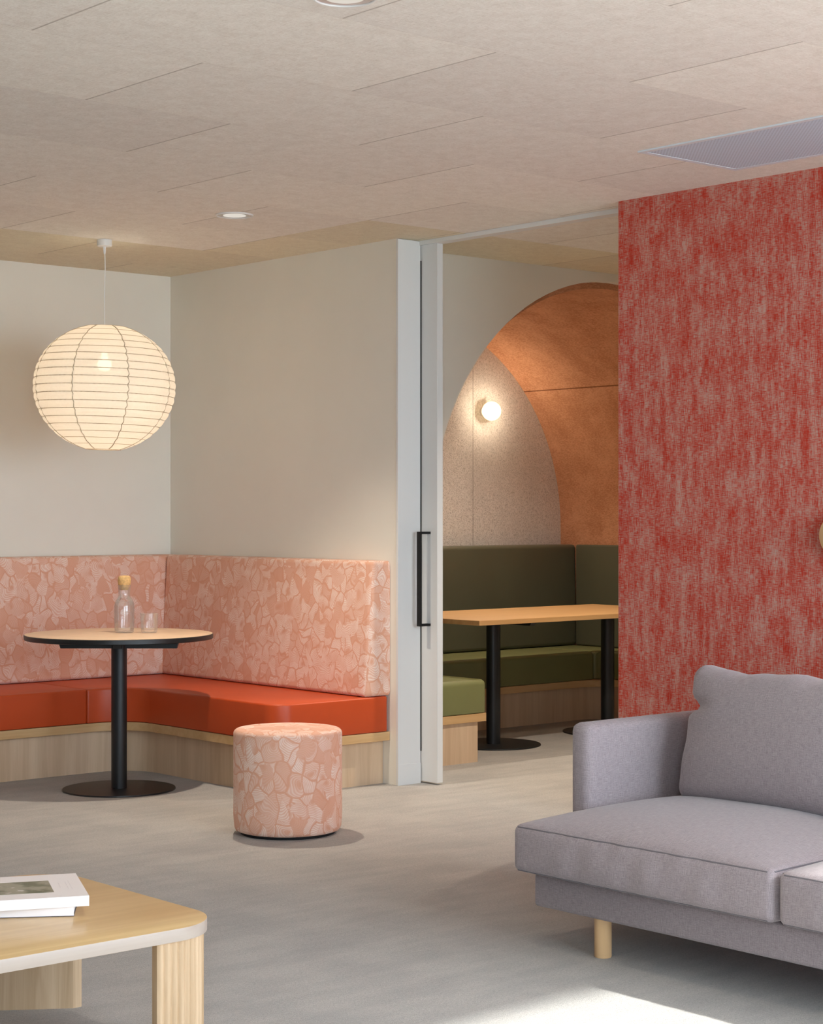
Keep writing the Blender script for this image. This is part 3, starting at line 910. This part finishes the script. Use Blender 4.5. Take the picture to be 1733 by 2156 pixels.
# ------------------------------------------------------------------ ottoman
OX, OY = at(607, 1752, 0.0)
OR, OH = 0.2255, 0.432
ott = thing('ottoman', 'cylindrical pink and salmon swirl patterned ottoman standing on the carpet', 'ottoman', (OX, OY, 0))
prof = [(0.0, 0.012), (OR-0.022, 0.012), (OR-0.010, 0.016), (OR-0.004, 0.028), (OR-0.001, 0.06)]
prof += [(OR, 0.06+0.02*i) for i in range(1, 17)]
prof += [(OR-0.020+0.020*cos(radians(a)), OH-0.020+0.020*sin(radians(a))) for a in range(0, 91, 15)]
prof += [(OR-0.05, OH+0.003), (OR-0.12, OH+0.005), (0.0, OH+0.006)]
bm = BM(); lathe(bm, prof, OX, OY, 96, close=False)
ob = mesh('upholstery', bm, M['salmon'], ott, smooth=60, uv=None)
me = ob.data; uv = me.uv_layers.new(name='UVMap')
for p in me.polygons:
    c = p.center
    if p.normal.z > 0.75 or p.normal.z < -0.75:
        for li in p.loop_indices:
            v = me.vertices[me.loops[li].vertex_index].co; uv.data[li].uv = (v.x+3, v.y)
    else:
        ca = math.atan2(c.y, c.x)
        for li in p.loop_indices:
            v = me.vertices[me.loops[li].vertex_index].co
            a = math.atan2(v.y, v.x)
            while a-ca > pi: a -= 2*pi
            while a-ca < -pi: a += 2*pi
            uv.data[li].uv = (a*OR*1.0, v.z)
bm = BM(); lathe(bm, [(OR-0.03, 0.0), (OR-0.03, 0.0125)], OX, OY, 64)
mesh('glide_base', bm, M['gasket'], ott)

# ------------------------------------------------------------------ green alcove bench
gb = thing('alcove_bench', 'olive green leather bench built round the arched alcove on an oak base', 'bench', (AX, 8.3, 0))
xl, xr, yb = AX-AR+0.004, AX+AR-0.004, 8.903
ax1, bx0 = 6.862, 8.83             # inner edges of the left and right returns
yf, ye2 = 8.27, 7.275
def U_outline(i, e, rin):
    pts = [(xl, ye2+e), (ax1-i, ye2+e), (ax1-i, yf+i), (bx0+i, yf+i), (bx0+i, ye2+e), (xr, ye2+e), (xr, yb), (xl, yb)]
    return dedupe(fillet(pts, [0, 0.01, 0.18, rin, 0.01, 0, 0, 0], 14))
bm = BM(); pad(bm, U_outline(0.055, 0.012, 0.2), 0, ZP, 0)
mesh('plinth', bm, M['oak_z'], gb, smooth=35)
bm = BM(); pad(bm, U_outline(0.004, 0.0, 0.24), ZP, ZB, 0.001, 1)
mesh('seat_board', bm, M['oak_edge'], gb, smooth=35)
g1 = 8.742
bm = BM(); pad(bm, fillet([(xl, ye2), (ax1, ye2), (ax1, yf-0.003), (xl, yf-0.003)], [0.034, 0.034, 0.034, 0.034], 6), ZC, ZT1+0.006, 0.03, 6, 0.006)
mesh('seat_cushion', bm, M['green_leather'], gb)
bm = BM(); pad(bm, fillet([(xl, yf), (g1-0.002, yf), (g1-0.002, yb-0.09), (xl, yb-0.09)], [0.026, 0.026, 0.026, 0.026], 6), ZC, ZT1+0.006, 0.022, 6, 0.006)
mesh('seat_cushion', bm, M['green_leather'], gb)
bm = BM(); pad(bm, dedupe(fillet([(g1+0.002, yf), (bx0, yf), (bx0, ye2), (xr, ye2), (xr, yb-0.09), (g1+0.002, yb-0.09)], [0.026, 0.07, 0.03, 0.026, 0.026, 0.026], 8)), ZC, ZT1+0.006, 0.022, 6, 0.006)
mesh('seat_cushion', bm, M['green_leather'], gb)
bm = BM(); wedge_back(bm, 'x', xl+0.03, xr-0.001, yb, 0.165, 0.15, ZT1+0.008, 1.112, r=0.025)
mesh('backrest', bm, M['green_back'], gb, smooth=50)
bm = BM(); wedge_back(bm, 'y', ye2, yb-0.17, xl, 0.14, 0.11, ZT1+0.008, 1.112, r=0.025, sgn=1)
mesh('backrest', bm, M['green_back'], gb, smooth=50)
bm = BM(); wedge_back(bm, 'y', ye2, yb-0.168, xr, 0.03, 0.028, ZT1+0.008, 1.112, r=0.012, sgn=-1)
mesh('backrest', bm, M['green_back'], gb, smooth=50)

# alcove table
at2 = thing('oak_table', 'rectangular oak table on two black pedestals inside the arched alcove', 'table', (7.8, 7.83, 0))
bm = BM(); add_box(bm, 6.907, 8.72, 7.387, 8.265, 0.715, 0.742, 0.0015, 1)
mesh('tabletop', bm, M['oak_top_x'], at2, smooth=30)
for px in (7.37, 8.322):
    bm = BM(); lathe(bm, [(0.0405, 0.008), (0.0405, 0.706)], px, 7.765, 40)
    mesh('pole', bm, M['black_metal'], at2)
    bm = BM(); lathe(bm, [(0.0, 0.0), (0.270, 0.0), (0.272, 0.002), (0.270, 0.0075), (0.264, 0.008), (0.0, 0.008)], px, 7.765, 80, close=False)
    mesh('base_plate', bm, M['black_metal'], at2)
    bm = BM(); bar(bm, (px, 7.765, 0), (0, 1, 0), 0.33, 0.02, 0.695, 0.7148, 0.015); bar(bm, (px, 7.765, 0), (1, 0, 0), 0.25, 0.02, 0.6952, 0.7147, 0.015)
    mesh('support_arm', bm, M['black_metal'], at2, smooth=30)

# ------------------------------------------------------------------ sofa
SX, SYE, SY0 = 3.97, 4.10, 1.98
sofa = thing('sofa', 'lilac grey fabric sofa with loose cushions and round wooden legs before the red wall', 'sofa', (4.42, 3.04, 0))
bm = BM(); add_box(bm, 4.045, 4.94, SY0, 4.085, 0.122, 0.226, 0.014, 3)
mesh('base_frame', bm, M['sofa'], sofa)
for y0, y1 in ((4.040, 4.128), (SY0-0.044, SY0+0.044)):
    bm = BM(); add_box(bm, 4.245, 4.945, y0, y1, 0.13, 0.668, 0.030, 5)
    mesh('arm', bm, M['sofa'], sofa, smooth=60)
bm = BM(); add_box(bm, 4.84, 4.95, SY0+0.046, 4.038, 0.2265, 0.66, 0.030, 4)
mesh('backrest', bm, M['sofa'], sofa, smooth=60)
for lx, ly in ((4.103, 3.847), (4.103, 2.22), (4.80, 3.847), (4.80, 2.22)):
    bm = BM(); lathe(bm, [(0.024, 0.0), (0.0262, 0.003), (0.0262, 0.125)], lx, ly, 32)
    lg = mesh('leg', bm, M['beech'], sofa); lg['label'] = 'pale wooden leg'

def hsh(a, b): return sin(a*12.9898+b*78.233)
def seat_cushion(y0, y1, seed):
    hx, hy, hz = (4.80-SX)/2, (y1-y0)/2, 0.071
    cx, cy, cz = SX+hx, (y0+y1)/2, 0.3075
    rnd = random.Random(seed); ph = [rnd.uniform(0, 6) for _ in range(8)]
    def fn(p):
        x, y, z = p.x, p.y, p.z
        u, v = x/hx, y/hy
        cu, cv = max(0, 1-u*u), max(0, 1-abs(v)**2.6)
        top = (z/hz)
        crown = 0.062*(cu**0.6)*(cv**0.65)
        crown += 0.010*(1+u)*0.5*cv
        dz = crown*max(0, top)**0.7 if top > 0 else -0.004*cu*cv
        # the ends sag between cushions and the front bellies out
        fb = 0.014*cv*max(0, 1-top*top)
        edge = max(0, -u)**8
        wr = 0.0030*(sin(v*17+ph[0])*sin(top*2.0+ph[1])+0.7*sin(v*29+ph[2]+top))*edge*cv
        wt = 0.003*sin(u*3.1+v*2.2+ph[3])*sin(v*4.4-u*2+ph[4])*cu*cv*max(0, top)
        dx = (-fb if u < -0.5 else (fb*0.3 if u > 0.5 else 0))*abs(u)**3 + wr*-1
        dy = 0.008*cu*max(0, 1-top*top)*(1 if v > 0 else -1)*abs(v)**6
        # the lip at the front hangs very slightly over the base
        dz -= 0.010*max(0, -u)**6*cv*0.6 if top > -0.2 else 0
        return Vector((cx+x+dx, cy+y+dy, cz+z+dz+wt))
    bm = BM(); soft_box(bm, hx, hy, hz, 0.022, fn, 34, 8)
    o = mesh('seat_cushion', bm, M['sofa'], sofa, smooth=80)
    bm = BM()
    k = 0.0065
    for zz in (hz-k, -hz+k):
        pts = [fn(Vector((-hx+k, -hy+0.02+(2*hy-0.04)*i/60, zz))) for i in range(61)]
        tube(bm, pts, 0.0022, 6)
    for s in (-1, 1):
        pts = [fn(Vector((-hx+0.02+(2*hx-0.1)*i/30, s*(hy-k), hz-k))) for i in range(31)]
        tube(bm, pts, 0.0022, 6)
    mesh('piping', bm, M['sofa_pipe'], o)
seat_cushion(3.112, SYE, 1); seat_cushion(2.10, 3.096, 5)

def back_cushion(y0, y1, seed):
    hy, hz, hx = (y1-y0)/2, 0.215, 0.085
    rnd = random.Random(seed); ph = [rnd.uniform(0, 6) for _ in range(10)]
    R = Matrix.Rotation(radians(13), 3, 'Y')
    def fn(p):
        x, y, z = p.x, p.y, p.z
        u, v, w = x/hx, y/hy, z/hz
        cv, cw = max(0, 1-abs(v)**3.0), max(0, 1-abs(w)**2.4)
        bx = 0.080*(cv**0.6)*(cw**0.6)*(1 if u > 0 else -1)*abs(u)
        sg = 1 if v > 0 else -1
        # stuffed rim: the ends pull in between the corners
        pinch = math.exp(-((w-0.40)/0.10)**2)
        dy = -0.014*sg*max(0, abs(v)-0.6)/0.4*(1-w*w)
        dy += -0.020*sg*abs(v)**10*pinch*(1 if v > 0 else 0.5)
        dy += 0.010*sg*abs(v)**8*max(0, w-0.5)*2
        front = max(0, -u)
        bx += front*0.026*pinch*max(0, abs(v)-0.68)/0.32*2*(1 if v > 0 else 0.4)
        bx += front*0.008*sin(v*2.2+ph[0]+w*1.3)*cv*cw
        bx += front*0.0035*sin(w*9+v*3+ph[1])*abs(v)**2*cw
        dz = 0.0045*max(0, w)**3*(sin(v*9+ph[2])+0.6*sin(v*19+ph[3]))*(1-abs(v)**8)
        dz += 0.020*max(0, w)**4*math.exp(-((v-0.93)/0.10)**2)
        dz += -0.006*max(0, w)**4*abs(v)**3
        q = R @ Vector((x+bx, 0, z+dz))
        return Vector((4.665+q.x, (y0+y1)/2+y+dy, 0.607+q.z))
    bm = BM(); soft_box(bm, hx, hy, hz, 0.05, fn, 36, 26)
    mesh('back_cushion', bm, M['sofa'], sofa, smooth=80)
back_cushion(3.07, 3.955, 2); back_cushion(2.04, 3.055, 9)

# ------------------------------------------------------------------ coffee table and books
CTZ = 0.345
X0, X1, Y0, Y1 = 1.40, 2.64, 3.70, 4.53
ct = thing('coffee_table', 'pale ash coffee table with rounded corners and fluted legs', 'coffee table', ((X0+X1)/2, (Y0+Y1)/2, 0))
bm = BM(); o_t = fillet([(X0, Y0), (X1, Y0), (X1, Y1), (X0, Y1)], 0.15, 20)
pad(bm, o_t, CTZ-0.031, CTZ, 0.0015, 2)
tp = mesh('tabletop', bm, [M['ash_top'], M['ash_edge']], ct, smooth=35)
for p in tp.data.polygons:
    if abs(p.normal.z) < 0.5: p.material_index = 1
def leg_path(cx, cy, sx, sy, r, s):
    """plan centre line of a bent plank leg round a table corner."""
    pts = []
    n1 = 8
    for i in range(n1): pts.append((cx-sx*s*(1-i/n1), cy+sy*r, 0.0, sy))
    for i in range(41):
        t = pi/2*i/40
        pts.append((cx+sx*r*sin(t), cy+sy*r*cos(t), sx*sin(t), sy*cos(t)))
    return pts
def bent_leg(cx, cy, sx, sy):
    r, s, th = 0.142, 0.055, 0.026
    P = leg_path(cx, cy, sx, sy, r, s)
    # resample finely and scallop the outside
    out, inn = [], []
    acc = 0; pv = None
    fine = []
    for a, b in zip(P, P[1:]):
        for k in range(6):
            t = k/6; fine.append(tuple(a[i]+(b[i]-a[i])*t for i in range(4)))
    fine.append(P[-1])
    for q in fine:
        if pv: acc += sqrt((q[0]-pv[0])**2+(q[1]-pv[1])**2)
        pv = q
        L = sqrt(q[2]**2+q[3]**2); nx, ny = q[2]/L, q[3]/L
        d = 0.0055*(abs(sin(pi*acc/0.0205))-1)
        out.append((q[0]+nx*d, q[1]+ny*d)); inn.append((q[0]-nx*th, q[1]-ny*th))
    e0, e1, m = inn[0], inn[-1], len(inn)-1
    inn = [(e0[0]+(e1[0]-e0[0])*i/m, e0[1]+(e1[1]-e0[1])*i/m) for i in range(m+1)]
    bm = BM()
    z0, z1 = 0.0, CTZ-0.0312
    A = [[bm.verts.new((x, y, z)) for x, y in pp] for pp in (out, inn) for z in (z0, z1)]
    o0, o1, i0, i1 = A
    for k in range(len(out)-1):
        bm.faces.new((o0[k], o0[k+1], o1[k+1], o1[k])); bm.faces.new((i0[k], i1[k], i1[k+1], i0[k+1]))
        bm.faces.new((o0[k], i0[k], i0[k+1], o0[k+1])); bm.faces.new((o1[k], o1[k+1], i1[k+1], i1[k]))
    for k in (0, -1): bm.faces.new((o0[k], o1[k], i1[k], i0[k]))
    mesh('leg', bm, M['ash_z'], ct, smooth=35)
for sx in (-1, 1):
    for sy in (-1, 1):
        bent_leg((X1-0.15) if sx > 0 else (X0+0.15), (Y1-0.15) if sy > 0 else (Y0+0.15), sx, sy)

def book(name, label, corner, ang, w, d, z0, th, dark_bottom, art):
    a = radians(ang); ux, uy = Vector((cos(a), sin(a))), Vector((-sin(a), cos(a)))
    P = lambda l, b: Vector(corner)-ux*l+uy*b      # l leftwards from the right end, b away from the spine
    bk = thing(name, label, 'book', (*P(w/2, d/2), z0), 'books on the coffee table')
    def slab(bm, l0, l1, b0, b1, za, zb):
        vs = [bm.verts.new((*P(l, b), z)) for l in (l0, l1) for b in (b0, b1) for z in (za, zb)]
        for q in [(0, 1, 3, 2), (4, 6, 7, 5), (0, 4, 5, 1), (2, 3, 7, 6), (0, 2, 6, 4), (1, 5, 7, 3)]: bm.faces.new([vs[i] for i in q])
    c = 0.0014
    bm = BM(); slab(bm, 0.002, w-0.002, c, d-0.003, z0+c, z0+th-c)
    mesh('pages', bm, M['book_page'], bk, smooth=0)
    bm = BM(); slab(bm, 0, w, 0, d, z0+th-c, z0+th); slab(bm, 0, w, 0, c*0.98, z0+c, z0+th-c)
    if not dark_bottom: slab(bm, 0, w, 0, d, z0, z0+c)
    cv = mesh('cover', bm, M['book_white'], bk, smooth=0)
    if dark_bottom:
        bm = BM(); slab(bm, -0.0005, w, -0.0005, d, z0, z0+c)
        bc = mesh('back_cover', bm, M['book_dark'], bk, smooth=0); bc['label'] = 'dark back cover'
    if art:
        bm = BM(); slab(bm, 0.078, 0.30, 0.065, 0.215, z0+th, z0+th+0.0003)
        pr = mesh('cover_picture', bm, M['print'], cv, smooth=0); pr['label'] = 'dark green landscape photograph on the cover'
        for l, b0, b1 in [(0.030, 0.09, 0.20), (0.038, 0.10, 0.19), (0.056, 0.12, 0.18)]:
            bm = BM(); slab(bm, l, l+0.0016, b0, b1, z0+th, z0+th+0.0002)
            mesh('cover_text', bm, M['ink'], cv, smooth=0)
        bm = BM(); slab(bm, 0.014, 0.026, -0.0002, 0, z0+th*0.45, z0+th*0.6)
        mesh('spine_text', bm, M['ink'], cv, smooth=0)
        bm = BM(); slab(bm, 0.10, 0.165, -0.0002, 0, z0+th*0.42, z0+th*0.6)
        mesh('spine_text', bm, M['ink'], cv, smooth=0)
    return bk
book('book', 'white book with dark back cover lying flat on the coffee table, under another', (2.37, 3.98), -34.0, 0.36, 0.20, CTZ+0.0003, 0.0235, True, False)
book('book', 'white book with a green landscape photograph on its cover, topmost of the two', (2.402, 3.962), -24.5, 0.36, 0.295, CTZ+0.0242, 0.025, False, True)

# ------------------------------------------------------------------ light
W = bpy.data.worlds.new('sky'); S.world = W; W.use_nodes = True
nt = W.node_tree; nt.nodes.clear()
o = nt.nodes.new('ShaderNodeOutputWorld'); b = nt.nodes.new('ShaderNodeBackground')
b.inputs[0].default_value = (0.76, 0.87, 1.0, 1); b.inputs[1].default_value = 12.0
nt.links.new(b.outputs[0], o.inputs[0])
sun = bpy.data.lights.new('sun', 'SUN'); sun.energy = 12.0; sun.angle = radians(1.2); sun.color = (1.0, 0.97, 0.93)
so = bpy.data.objects.new('sun', sun); COL.objects.link(so)
so.rotation_euler = Vector((-0.275, 0.966, -0.682)).to_track_quat('-Z', 'Y').to_euler()
so.location = (3, -6, 6)
# daylight entering through the glazing
P = bpy.data.lights.new('window_portal', 'AREA'); P.shape = 'RECTANGLE'; P.size = 6.8; P.size_y = 2.6
P.cycles.is_portal = True
po = bpy.data.objects.new('window_portal', P); COL.objects.link(po)
po.location = (2.5, YW-0.1, 1.33); po.rotation_euler = Vector((0, 1, 0)).to_track_quat('-Z', 'Z').to_euler()

# ------------------------------------------------------------------ camera and view
cam = bpy.data.cameras.new('camera'); cam.lens = 3940/2156*36; cam.sensor_width = 36; cam.sensor_fit = 'AUTO'
cam.clip_start = 0.05; cam.clip_end = 100
co = bpy.data.objects.new('camera', cam); COL.objects.link(co)
co.location = (0, 0, 1.33); co.rotation_euler = (radians(90), 0, radians(-41.0))
S.camera = co
S.view_settings.view_transform = 'Standard'; S.view_settings.look = 'None'
S.view_settings.gamma = 1.0; S.view_settings.use_curve_mapping = False
S.view_settings.exposure = 0.0
S.cycles.use_denoising = True
S.cycles.max_bounces = 10; S.cycles.diffuse_bounces = 5; S.cycles.glossy_bounces = 4
S.cycles.transmission_bounces = 10; S.cycles.transparent_max_bounces = 12
S.cycles.sample_clamp_indirect = 6.0
S.cycles.caustics_reflective = False
